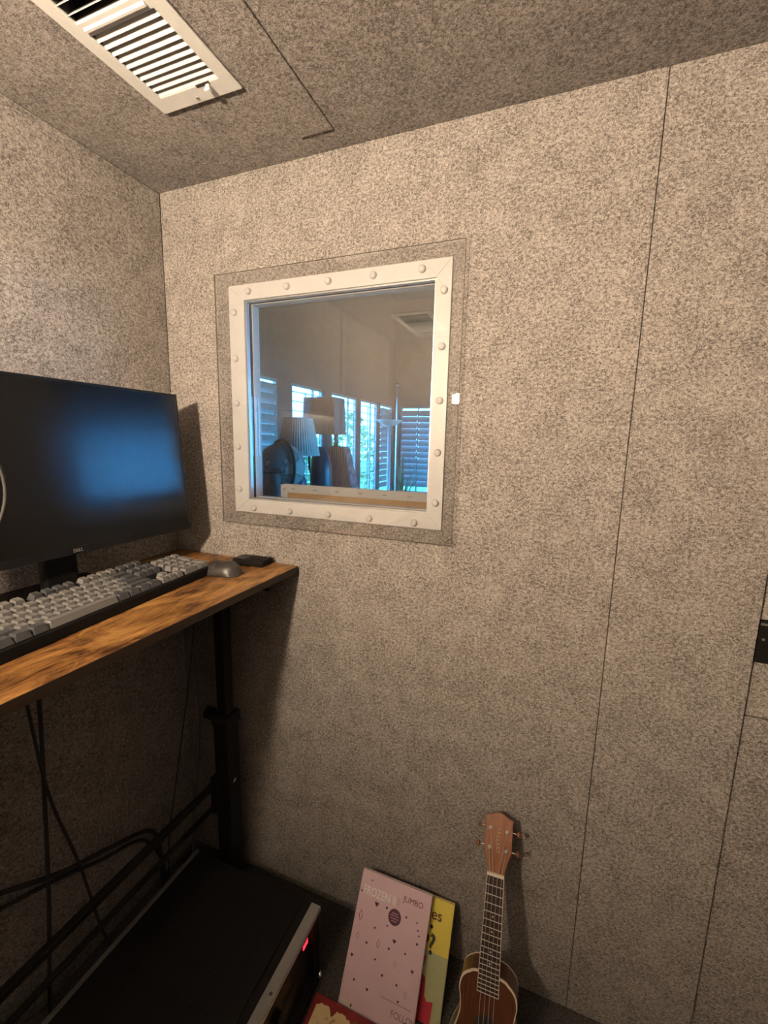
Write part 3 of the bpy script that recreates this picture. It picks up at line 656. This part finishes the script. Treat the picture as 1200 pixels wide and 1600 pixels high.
# ------------------------------------------------------------------ mouse
t = thing('computer_mouse', 'dark graphite computer mouse beside the keyboard', 'mouse', (0.310, -0.150, DZ), (0, 0, math.radians(8)))
def mouse_h(s, q):                          # s along the length (-1 rear of hand .. 1 front), q across
    e = max(0.0, 1 - abs(s)**2.6 - abs(q)**2.4*(1-.25*abs(s)))
    return .003 + .030*(e**.62)*(1 - .25*s)
def mouse_patch(s0, s1, q0, q1, off, n=18, k=14, closed=True):
    b = bm_new(); g = []
    for i in range(n+1):
        row = []
        for j in range(k+1):
            s = s0+(s1-s0)*i/n; q = q0+(q1-q0)*j/k
            hw = .031*(1-.10*abs(s)**3)*(1-abs(s)**4*.45)
            row.append(b.verts.new((-.056*s, hw*q, mouse_h(s, q)+off)))
        g.append(row)
    for i in range(n):
        for j in range(k): b.faces.new((g[i][j], g[i+1][j], g[i+1][j+1], g[i][j+1]))
    if closed:
        rim = [g[i][0] for i in range(n+1)] + [g[n][j] for j in range(1, k+1)] + [g[i][k] for i in range(n-1, -1, -1)] + [g[0][j] for j in range(k-1, 0, -1)]
        low = [b.verts.new((v.co.x, v.co.y, 0.0)) for v in rim]; M_ = len(rim)
        for i in range(M_): b.faces.new((rim[i], rim[(i+1)%M_], low[(i+1)%M_], low[i]))
        b.faces.new(low)
    return b
obj('shell', mouse_patch(-1, 1, -1, 1, 0, 32, 24), MOUSEM, t, smooth=True)
for (q0, q1) in ((-.86, -.10), (.10, .86)):
    o = obj('button', mouse_patch(.12, .90, q0, q1, .0010, 14, 8, False), MOUSEM, t, smooth=True); md = o.modifiers.new('t', 'SOLIDIFY'); md.thickness = .001
b = bm_new(); tube(b, [(-.030, -.003, .0205), (-.030, .003, .0205)], .0065, 18); obj('scroll_wheel', b, BLACK, t)

# ------------------------------------------------------------------ control box
t = thing('control_box', 'small flat black box with buttons at the desk corner by the back wall', 'box', (0.322, -0.042, DZ), (0, 0, math.radians(4)))
b = bm_new(); prism(b, rrect(-.050, .050, -.030, .030, .010), .001, .0165); cb = obj('case', b, BLACK, t, bevel=.003)
b = bm_new(); prism(b, rrect(-.043, .043, -.023, .023, .006), .0165, .0172); obj('face', b, BEZEL, t)
b = bm_new(); box(b, -.036, -.022, -.014, -.006, .0172, .0180); obj('label_sticker', b, GREYP, t)
bt = bm_new(); box(bt, -.0035, .0035, -.003, .003, 0, .0018); btm = finish('button', bt)
for i in range(4):
    for j in range(3): obj('button', btm, BMETAL, t, loc=(-.006+.013*i, -.013+.012*j, .0172))
for sx in (-.04, .04):
    for sy in (-.02, .02):
        b = bm_new(); tube(b, [(sx, sy, 0), (sx, sy, .0012)], .005, 10); obj('foot', b, GASKET, t)

# ------------------------------------------------------------------ hoop at the left edge
hc = Vector((0.513, -0.812, 1.367)); hn = (CAM-hc).normalized(); hx, hy = frame_axes(hn)
t = thing('wire_hoop', 'thin pale grey hoop in front of the monitor cut by left edge', 'hoop', hc)
HR = .0905
b = bm_new(); loop_tube(b, [(hx*math.cos(a*PI/32)+hy*math.sin(a*PI/32))*HR for a in range(64)], .0021, 8); obj('ring', b, HOOPG, t, smooth=True)
side = (Vector((-.36, -.93, 0)) - hn*hn.dot(Vector((-.36, -.93, 0)))).normalized()*HR
end = Vector((0.40, -1.15, DZ)) - hc
b = bm_new(); tube(b, [side, side*1.35+Vector((0,0,-.01)), side*1.35+(end-side*1.35)*.5+Vector((0,-.03,.02)), end+Vector((0,0,.08)), end+Vector((0,0,.012))], .004, 10); obj('gooseneck', b, BLACK, t, smooth=True)
b = bm_new(); lathe(b, [(0,0),(.03,0),(.03,.010),(.008,.02),(0,.02)], 20); obj('foot', b, BLACK, t, loc=end)

# ------------------------------------------------------------------ cables under the desk
def smooth_pts(pts, n=8):
    P = [Vector(p) for p in pts]; out = []
    for i in range(len(P)-1):
        p0, p1, p2, p3 = P[max(i-1,0)], P[i], P[i+1], P[min(i+2, len(P)-1)]
        for k in range(n):
            s = k/n
            out.append(.5*((2*p1)+(p2-p0)*s+(2*p0-5*p1+4*p2-p3)*s*s+(3*p1-p0-3*p2+p3)*s**3))
    out.append(P[-1]); return out
for pts, r, lab in (
    ([(.080,-.470,1.045),(.080,-.474,.82),(.080,-.485,.60),(.080,-.50,.35),(.080,-.52,.12),(.085,-.53,.006)], .0045, 'black cable hanging straight down under the desk'),
    ([(.105,-.520,1.045),(.100,-.505,.84),(.100,-.485,.62),(.100,-.44,.40),(.100,-.40,.15),(.100,-.36,.006)], .0035, 'black cable crossing the straight one under the desk'),
    ([(.045,-.85,.60),(.050,-.62,.46),(.050,-.583,.445),(.050,-.45,.364),(.050,-.32,.31),(.046,-.20,.241),(.040,-.17,.11),(.036,-.17,.006)], .006, 'thick black cable sagging toward the desk leg'),
    ([(.025,-.90,.52),(.025,-.62,.40),(.025,-.46,.335),(.025,-.34,.275),(.025,-.22,.22),(.025,-.16,.10),(.025,-.15,.006)], .005, 'second sagging cable just under the thick one'),
    ([(.115,-.03,1.045),(.115,-.065,.85),(.115,-.097,.69),(.115,-.149,.464),(.115,-.20,.242),(.115,-.21,.10),(.115,-.22,.006)], .0018, 'thin dark wire hanging close to the corner'),
    ([(.140,-.14,1.045),(.135,-.095,.80),(.130,-.075,.62),(.130,-.085,.44),(.130,-.12,.25),(.130,-.14,.006)], .0018, 'thin grey wire curving beside the desk leg')):
    b = bm_new(); tube(b, smooth_pts(pts), r, 8); tag(obj('cable', b, GREYP if 'grey' in lab else GASKET, smooth=True), lab, 'cable', 'cables under the desk')

# ------------------------------------------------------------------ rack case
RX_0, RX_1, RY_0, RY_1, RZ = 0.205, 0.622, -0.78, -0.185, 0.228
t = thing('rack_case', 'low black road case with silver edges and red display', 'case', (0, 0, 0))
b = bm_new(); slab(b, (RY_0, RY_1), (0.012, RZ), [(RY_0+.03, RY_1-.03, .045, RZ-.028)], RX_1-.05, RX_1-.004, YZ)
box(b, RX_0, RX_1-.05, RY_0, RY_1, .012, RZ)
obj('shell', b, BLACK, t, bevel=.003)
b = bm_new(); box(b, RX_1-.027, RX_1, RY_0, RY_1, RZ-.0005, RZ+.0025); box(b, RX_1-.0025, RX_1, RY_0, RY_1, RZ-.010, RZ+.0025); obj('edge_trim', b, ALU, t, bevel=.001)
b = bm_new(); box(b, RX_0, RX_0+.012, RY_0, RY_1, RZ-.0005, RZ+.002); obj('edge_trim', b, GREYP, t, bevel=.0008)
for y in (RY_1-.006, RY_0+.006):
    b = bm_new(); box(b, RX_1-.004, RX_1, y-.006, y+.006, .02, RZ-.008); obj('edge_trim', b, BMETAL, t, bevel=.001)
b = bm_new(); box(b, RX_1-.004, RX_1+.001, RY_0, RY_1, .008, .030); obj('edge_trim', b, BMETAL, t, bevel=.001)
b = bm_new(); lathe(b, [(0,.012),(.006,.010),(.010,.004),(.010,0)], 14); obj('metal_corner', b, STEEL, t, loc=(RX_1-.003, RY_1-.006, .022), rot=(0, PI/2, 0), smooth=True)
b = bm_new(); tube(b, [(RX_1-.010, RY_1-.20, RZ+.002), (RX_1-.010, RY_1-.20, RZ+.0045)], .004, 12); obj('rivet', b, STEEL, t)
for (a, c, e_, f_) in ((.33, .52, -.40, -.25), (.29, .50, -.66, -.46)):
    b = bm_new(); slab(b, (a, c), (e_, f_), [(a+.004, c-.004, e_+.004, f_-.004)], RZ-.001, RZ+.0025, XY); obj('lid_rib', b, BLACK, t, bevel=.0008)
b = bm_new(); slab(b, (RY_0+.031, RY_1-.031), (.046, RZ-.029), [], RX_1-.030, RX_1-.018, YZ); fp = obj('equipment_panel', b, BEZEL, t)
# seven segment red digit, read from the front of the case
def seg_digit(on, w_, h_, th, yc, zc, x):
    b = bm_new(); sh = .0
    S = {'a': (-w_/2, w_/2, h_/2-th, h_/2), 'g': (-w_/2, w_/2, -th/2, th/2), 'd': (-w_/2, w_/2, -h_/2, -h_/2+th),
         'f': (-w_/2, -w_/2+th, 0, h_/2), 'b': (w_/2-th, w_/2, 0, h_/2), 'e': (-w_/2, -w_/2+th, -h_/2, 0), 'c': (w_/2-th, w_/2, -h_/2, 0)}
    for s in on:
        a0, a1, c0, c1 = S[s]; box(b, x, x+.0015, yc+a0, yc+a1, zc+c0, zc+c1)
    return b
obj('led_digit', seg_digit('acdefg', .020, .030, .0055, -.233, .172, RX_1-.018), LED, fp)
b = bm_new(); box(b, RX_1-.018, RX_1-.0165, -.33, -.285, .10, .12); obj('control_label', b, BMETAL, fp)
for k in range(3):
    b = bm_new(); tube(b, [(RX_1-.018, -.36-.06*k, .13), (RX_1-.004, -.36-.06*k, .13)], .012, 16); obj('control_knob', b, BLACK, fp, bevel=.001)
for (x, y) in ((RX_0+.03, RY_0+.03), (RX_1-.03, RY_0+.03), (RX_0+.03, RY_1-.03), (RX_1-.03, RY_1-.03)):
    b = bm_new(); tube(b, [(x, y, 0), (x, y, .013)], .014, 14); obj('rubber_foot', b, GASKET, t)

# ------------------------------------------------------------------ books
def lean_thing(name, label, cat, bl, ang, group=None, rz=0.0):
    """local x = right, local y = up the cover, local z = out of the cover; bottom-left corner at bl"""
    o = thing(name, label, cat, bl, (0, 0, 0), group)
    s, c = math.sin(ang), math.cos(ang)
    # columns: x=(1,0,0), y=(0,s,c) leaning back toward the wall, z=(0,-c,s)
    M_ = Matrix(((1, 0, 0), (0, s, -c), (0, c, s)))
    o.rotation_mode = 'QUATERNION'; o.rotation_quaternion = (Matrix.Rotation(rz, 3, 'Z') @ M_).to_quaternion()
    return o
def heart(s):
    return [(s*.9*math.sin(a)**3, s*(.82*math.cos(a)-.3*math.cos(2*a)-.12*math.cos(3*a)-.05*math.cos(4*a))) for a in [2*PI*k/20 for k in range(20)]]
BA = math.radians(33); BWd, BHt, BTh = .197, .2905, .013
bk = lean_thing('jumbo_book', 'pink jumbo activity book leaning in front of yellow book', 'book', (0.689, -0.2185, 0.0), BA)
b = bm_new(); box(b, .001, BWd-.001, .001, BHt-.001, -BTh+.001, -.001); obj('page_block', b, PAPER, bk)
b = bm_new(); box(b, 0, BWd, 0, BHt, -.001, 0); fc = obj('front_cover', b, PINK, bk)
b = bm_new(); box(b, 0, BWd, 0, BHt, -BTh, -BTh+.001); obj('back_cover', b, PINK, bk)
b = bm_new(); box(b, -.0006, 0.0008, 0, BHt, -BTh, 0); obj('spine', b, PINK, bk)
def put_text(par, s, size, x, y, m_, align='LEFT', bold=0.0, xs=1.0, z=.0001, rot=0.0):
    o = obj('lettering', text_mesh(s, size, .0002, bold, align, xs), m_, par, loc=(x, y, z)); o.rotation_euler = (0, 0, rot); return o
put_text(fc, 'FROZEN II', .0270, .010, .2390, WPRINT, bold=.0003, xs=.76)
put_text(fc, 'JUMBO', .0180, .123, .2560, MAROON, xs=.98)
put_text(fc, 'FOLLOW', .0190, .136, .0300, ROSEP, bold=.0002, xs=.9)
b = bm_new(); prism(b, [(.0175*math.cos(2*PI*k/28), .0175*math.sin(2*PI*k/28)) for k in range(28)], 0, .0002); bd = obj('round_badge', b, PLUM, fc, loc=(.1075, .2160, .0001))
for k, (yy, ww) in enumerate(((.008, .017), (.003, .024), (-.003, .024), (-.0085, .016))):
    b = bm_new(); box(b, -ww/2, ww/2, yy-.0012, yy+.0012, .0002, .00035); obj('badge_line', b, ROSEP, bd)
hm = bm_new(); prism(hm, heart(1.0), 0, .0002); hme = finish('heart', hm); hme.materials.append(PLUM)
for (x, y, s) in ((.054,.2270,.0062),(.030,.2720,.0026),(.006,.2420,.0032),(.083,.2280,.0036),(.138,.2260,.0034),(.117,.1690,.0052),(.012,.1060,.0045),(.174,.1280,.0046),(.176,.1830,.0036),(.106,.1500,.0036),(.168,.2240,.0026),(.173,.2100,.0026),(.178,.2000,.0026),(.176,.0300,.0042),(.060,.1780,.0030),(.045,.1420,.0036),(.075,.1180,.0030),(.100,.0950,.0036),(.140,.0900,.0034),(.030,.0620,.0034),(.068,.0560,.0040),(.150,.1550,.0030),(.150,.0620,.0032),(.092,.1930,.0028)):
    o = obj('heart_print', hme, None, fc, loc=(x, y, .0001)); o.scale = (s, s, 1)
def diamond(par, x, y, w_, h_, m_):
    b = bm_new()
    for (a0, a1) in ((1, .84),):
        o_ = [(0, h_*a0), (w_*a0, 0), (0, -h_*a0), (-w_*a0, 0)]; i_ = [(0, h_*.80), (w_*.72, 0), (0, -h_*.80), (-w_*.72, 0)]
        A = [b.verts.new((p_[0], p_[1], .0002)) for p_ in o_]; B = [b.verts.new((p_[0], p_[1], .0002)) for p_ in i_]
        for k in range(4): b.faces.new((A[k], A[(k+1)%4], B[(k+1)%4], B[k]))
    obj('diamond_print', b, m_, par, loc=(x, y, .0001))
for x, y, s in ((.016,.1910,.0130),(.018,.1490,.0085),(.112,.2500,.0085),(.166,.0800,.0090),(.076,.1500,.0100),(.128,.1250,.0085)): diamond(fc, x, y, s*.45, s, ROSEP if x > .1 else MAROON)
b = bm_new(); prism(b, rrect(-.018, .018, -.0055, .0055, .003, 3), 0, .0002); st_ = obj('publisher_tab', b, CREAM, fc, loc=(.024, .0130, .0001))
b = bm_new(); box(b, .008, .012, -.003, .003, .0002, .00035); obj('tab_mark', b, MAROON, st_)
b = bm_new(); box(b, .104, BWd-.012, .0560, .0575, .0001, .0003); obj('rule_line', b, ROSEP, fc)

yb = lean_thing('picture_book', 'yellow and red picture book half hidden behind the pink one', 'book', (0.752, -0.168, 0.0), math.radians(31))
YW, YH, YT = .190, .252, .012
b = bm_new(); box(b, .001, YW-.001, .001, YH-.001, -YT+.001, -.001); obj('page_block', b, PAPER, yb)
b = bm_new(); box(b, 0, YW, YH*.55, YH, -.0015, 0); yc = obj('front_cover', b, YELL, yb)
b = bm_new(); box(b, 0, YW, 0, YH*.55, -.0015, 0); yl = obj('front_cover', b, SAGE, yb)
b = bm_new(); box(b, 0, YW, 0, YH, -YT, -YT+.0015); obj('back_cover', b, YELL, yb)
put_text(yc, 'ies', .034, YW-.064, YH-.046, BRPRINT, bold=.0004)
put_text(yc, 'P?', .060, YW-.083, YH-.118, BPRINT, bold=.0012, xs=.92)
put_text(yc, '.', .055, YW-.058, YH-.0655, BPRINT, bold=.0010)
b = bm_new(); prism(b, [(0,0),(YW-.026,0),(YW-.024,.045),(YW-.040,.041),(YW-.047,.050),(YW-.050,.085),(YW-.062,.092),(YW-.055,.125),(YW-.070,.140),(0,.140)], 0, .0003); obj('crimson_field', b, CRIM, yl, loc=(0, 0, .0001))

fb = thing('floral_book', 'gold floral book with dark red border lying on the carpet', 'book', (0.632, -0.224, 0.0), (0, 0, 0))
b = bm_new(); box(b, .002, .268, -.33, -.002, .002, .0155); obj('page_block', b, PAPER, fb)
b = bm_new(); box(b, 0, .27, -.335, 0, .0155, .018); cv = obj('front_cover', b, DRED, fb)
b = bm_new(); box(b, 0, .27, -.335, 0, 0, .002); obj('back_cover', b, DRED, fb)
b = bm_new(); wig = [(.012+.246*k/44, -.014-.010*rnd.random()*(1+math.sin(k*.9))) for k in range(45)] + [(.258, -.323), (.012, -.323)]
prism(b, wig[::-1], .018, .0185); obj('floral_print', b, GOLDC, cv)

# ------------------------------------------------------------------ ukulele
UA = math.radians(25); UL = 0.594
nutv = UL-.1215; fbe = nutv-.2215; bodytop = nutv-.187
uk = lean_thing('ukulele', 'mahogany ukulele with cream binding leaning on the back wall', 'ukulele', (1.0585, -0.306, 0.0), UA, rz=0.0)
uk.rotation_quaternion = uk.rotation_quaternion @ Matrix.Rotation(math.radians(1.8), 3, 'Z').to_quaternion()
def uke_outline(n=64):
    L_ = bodytop; pts = []
    def hw(s):                              # s: 0 bottom .. 1 top
        ks = [(0,.0),(.03,.042),(.08,.066),(.16,.083),(.28,.091),(.40,.087),(.52,.077),(.62,.0645),(.72,.0575),(.79,.0590),(.86,.0625),(.93,.057),(.975,.040),(1,.0)]
        for (a, p_), (c, q_) in zip(ks, ks[1:]):
            if a <= s <= c:
                i = ks.index((a, p_)); p0 = ks[max(i-1,0)][1]; p3 = ks[min(i+2, len(ks)-1)][1]; u_ = (s-a)/(c-a)
                return max(0, .5*((2*p_)+(q_-p0)*u_+(2*p0-5*p_+4*q_-p3)*u_*u_+(3*p_-p0-3*q_+p3)*u_**3)) if 0 < i < len(ks)-2 else p_+(q_-p_)*math.sin(u_*PI/2) if i == 0 else q_+(p_-q_)*math.sqrt(max(0, 1-u_*u_))
        return 0
    ss = [0.5-0.5*math.cos(PI*k/n) for k in range(n+1)]
    R_ = [(hw(s), s*L_) for s in ss]; Lf = [(-x, y) for x, y in R_[1:-1]][::-1]
    return R_ + Lf
ol = uke_outline(); UD = .060
b = bm_new(); prism(b, ol, -UD, 0); ub = obj('body', b, UKE, uk)
ins = lambda k, z: [(x*k, (y-bodytop/2)*k+bodytop/2, z) for x, y in ol]
def uke_band(z0, z1, grow):
    b = bm_new(); A = [b.verts.new((x*1.006, (y-bodytop/2)*1.005+bodytop/2, z0)) for x, y in ol]; B = [b.verts.new((x*1.006, (y-bodytop/2)*1.005+bodytop/2, z1)) for x, y in ol]
    C = [b.verts.new((x*.968, (y-bodytop/2)*.978+bodytop/2, z1)) for x, y in ol]; D = [b.verts.new((x*.968, (y-bodytop/2)*.978+bodytop/2, z0)) for x, y in ol]
    n = len(ol)
    for P_, Q_ in ((A, B), (B, C), (C, D), (D, A)):
        for k in range(n): b.faces.new((P_[k], P_[(k+1)%n], Q_[(k+1)%n], Q_[k]))
    return b
obj('binding', uke_band(-.003, .0006, 0), CREAM, ub)
obj('binding', uke_band(-UD-.0006, -UD+.003, 0), CREAM, ub)
b = bm_new(); prism(b, [(.026*math.cos(2*PI*k/32), .026*math.sin(2*PI*k/32)) for k in range(32)], 0, .0006); obj('sound_hole_shade', b, DARKGAP, ub, loc=(0, fbe-.066, .0001))  # flat dark disc standing for the shade inside the hole
b = bm_new(); box(b, -.038, .038, -.008, .008, 0, .008); obj('bridge', b, ROSE, ub, loc=(0, .09, 0), bevel=.002)
b = bm_new(); box(b, -.030, .030, -.0015, .0015, .008, .011); obj('saddle', b, CREAM, ub, loc=(0, .09, 0))
FZ = .0065
b = bm_new(); prism(b, [(-.0200, bodytop-.006), (.0200, bodytop-.006), (.0178, nutv), (-.0178, nutv)], -.016, .0005); obj('neck', b, UKE, uk, bevel=.004)
b = bm_new(); prism(b, [(-.0225, fbe), (.0225, fbe), (.0180, nutv), (-.0180, nutv)], .0005, FZ); fbd = obj('fretboard', b, ROSE, uk, bevel=.0005)
SC = .38*.9
def fw_(v_): return .0180 + (.0225-.0180)*(nutv-v_)/(nutv-fbe)
for k in range(1, 19):
    v_ = nutv - SC*(1-2**(-k/12))
    b = bm_new(); tube(b, [(-fw_(v_), v_, FZ), (fw_(v_), v_, FZ)], .0009, 6); obj('fret', b, FRETM, fbd)
for sx in (-1, 1):
    b = bm_new(); prism(b, [(sx*.0225, fbe), (sx*.0237, fbe), (sx*.0192, nutv), (sx*.0180, nutv)], .0002, FZ+.0002); obj('fretboard_edging', b, CREAM, fbd)
for k in (5, 7, 10, 12):
    v_ = nutv - SC*((1-2**(-k/12))+(1-2**(-(k-1)/12)))/2
    b = bm_new(); lathe(b, [(0, .0003), (.0020, .0003), (.0020, 0)], 12); obj('position_dot', b, CREAM, fbd, loc=(0, v_, FZ))
b = bm_new(); box(b, -.0192, .0192, nutv, nutv+.0055, -.004, FZ+.0035); obj('nut', b, CREAM, uk, bevel=.0008)
HTILT = math.radians(8)
hd = [(-.0185,0),(.0185,0),(.0240,.022),(.0320,.045),(.0315,.100),(.0335,.110),(.020,.1135),(.006,.1205),(-.006,.1205),(-.020,.1135),(-.0335,.110),(-.0315,.100),(-.0320,.045),(-.0240,.022)]
def headx(bm):
    bmesh.ops.rotate(bm, verts=bm.verts[:], cent=(0,0,0), matrix=Matrix.Rotation(-HTILT, 3, 'X')); bmesh.ops.translate(bm, verts=bm.verts[:], vec=(0, nutv+.005, 0))
def hobj(name, bm, m_, par, **k): headx(bm); return obj(name, bm, m_, par, **k)
b = bm_new(); prism(b, hd, -.011, .0015); hs = hobj('headstock', b, UKEH, uk, bevel=.0012)
pegs = [(-.0195, .085), (-.0195, .046), (.0195, .085), (.0195, .046)]
for i, (px_, py_) in enumerate(pegs):
    b = bm_new(); lathe(b, [(.0048, .0015), (.0048, .0026), (.0026, .0034), (.0026, .0092), (0, .0098)], 14, px_, py_); hobj('tuner_post', b, FRETM, hs, smooth=True)
    sx = -1 if px_ < 0 else 1
    b = bm_new(); tube(b, [(sx*.030, py_, -.006), (sx*.0405, py_, -.006)], .0018, 8); hobj('tuner_shaft', b, STEEL, hs)
    b = bm_new(); lathe(b, [(0,-.0095),(.0050,-.0075),(.0068,0),(.0050,.0075),(0,.0095)], 14)
    bmesh.ops.scale(b, verts=b.verts[:], vec=(.72, 1.0, .75)); bmesh.ops.translate(b, verts=b.verts[:], vec=(sx*.0455, py_, -.006))
    hobj('tuner_button', b, UKEH, hs, smooth=True)
scr_pts = []
bb = bm_new()                               # the gold scrolled mark down the middle of the headstock
for k in range(120):
    s = k/119; scr_pts.append((.0042*math.sin(s*40)*(1-.35*s)+.0015*math.sin(s*9), .040+.048*s+.0030*math.cos(s*40), .0017))
tube(bb, scr_pts, .0006, 5); hobj('scroll_mark', bb, GOLD, hs)
for i, (sxn, (px_, py_)) in enumerate(zip((-.0135, -.0045, .0135, .0045), ((pegs[1]), (pegs[0]), (pegs[3]), (pegs[2])))):
    top = Vector((px_, py_, .006)); top = Matrix.Rotation(-HTILT, 3, 'X') @ top + Vector((0, nutv+.005, 0))
    b = bm_new(); tube(b, [(sxn*1.15, .09, .0115), (sxn, nutv+.003, FZ+.0038), top], .00045, 5); obj('string', b, STRING, uk)

# ------------------------------------------------------------------ floor lamp (behind the camera, its bowl is mirrored in the clear sheet)
lx, ly, lz = LAMP_POS
t = thing('floor_lamp', 'slim floor lamp with glowing opal bowl mirrored in the clear sheet', 'lamp', (lx, ly, 0))
b = bm_new(); lathe(b, [(.030, lz), (.035, lz+.006), (.035, lz+.042), (.026, lz+.054), (0, lz+.058)], 28); obj('opal_bowl', b, OPAL, t, smooth=True)
b = bm_new(); lathe(b, [(0, lz-.022), (.022, lz-.020), (.045, lz-.010), (.058, lz), (.056, lz), (.044, lz-.008), (.022, lz-.016), (0, lz-.018)], 32); obj('cutoff_cup', b, WHITE, t, smooth=True)  # unseen cup, added with its rim sized to cut downward light
b = bm_new(); tube(b, [(0, 0, .02), (0, 0, lz-.024)], .006, 12); obj('pole', b, BMETAL, t)
b = bm_new(); lathe(b, [(0, lz-.036), (.010, lz-.036), (.016, lz-.022), (0, lz-.022)], 18); obj('bowl_holder', b, BMETAL, t)
b = bm_new(); lathe(b, [(0,0),(.11,0),(.11,.012),(.02,.026),(0,.026)], 30); obj('base', b, BMETAL, t)
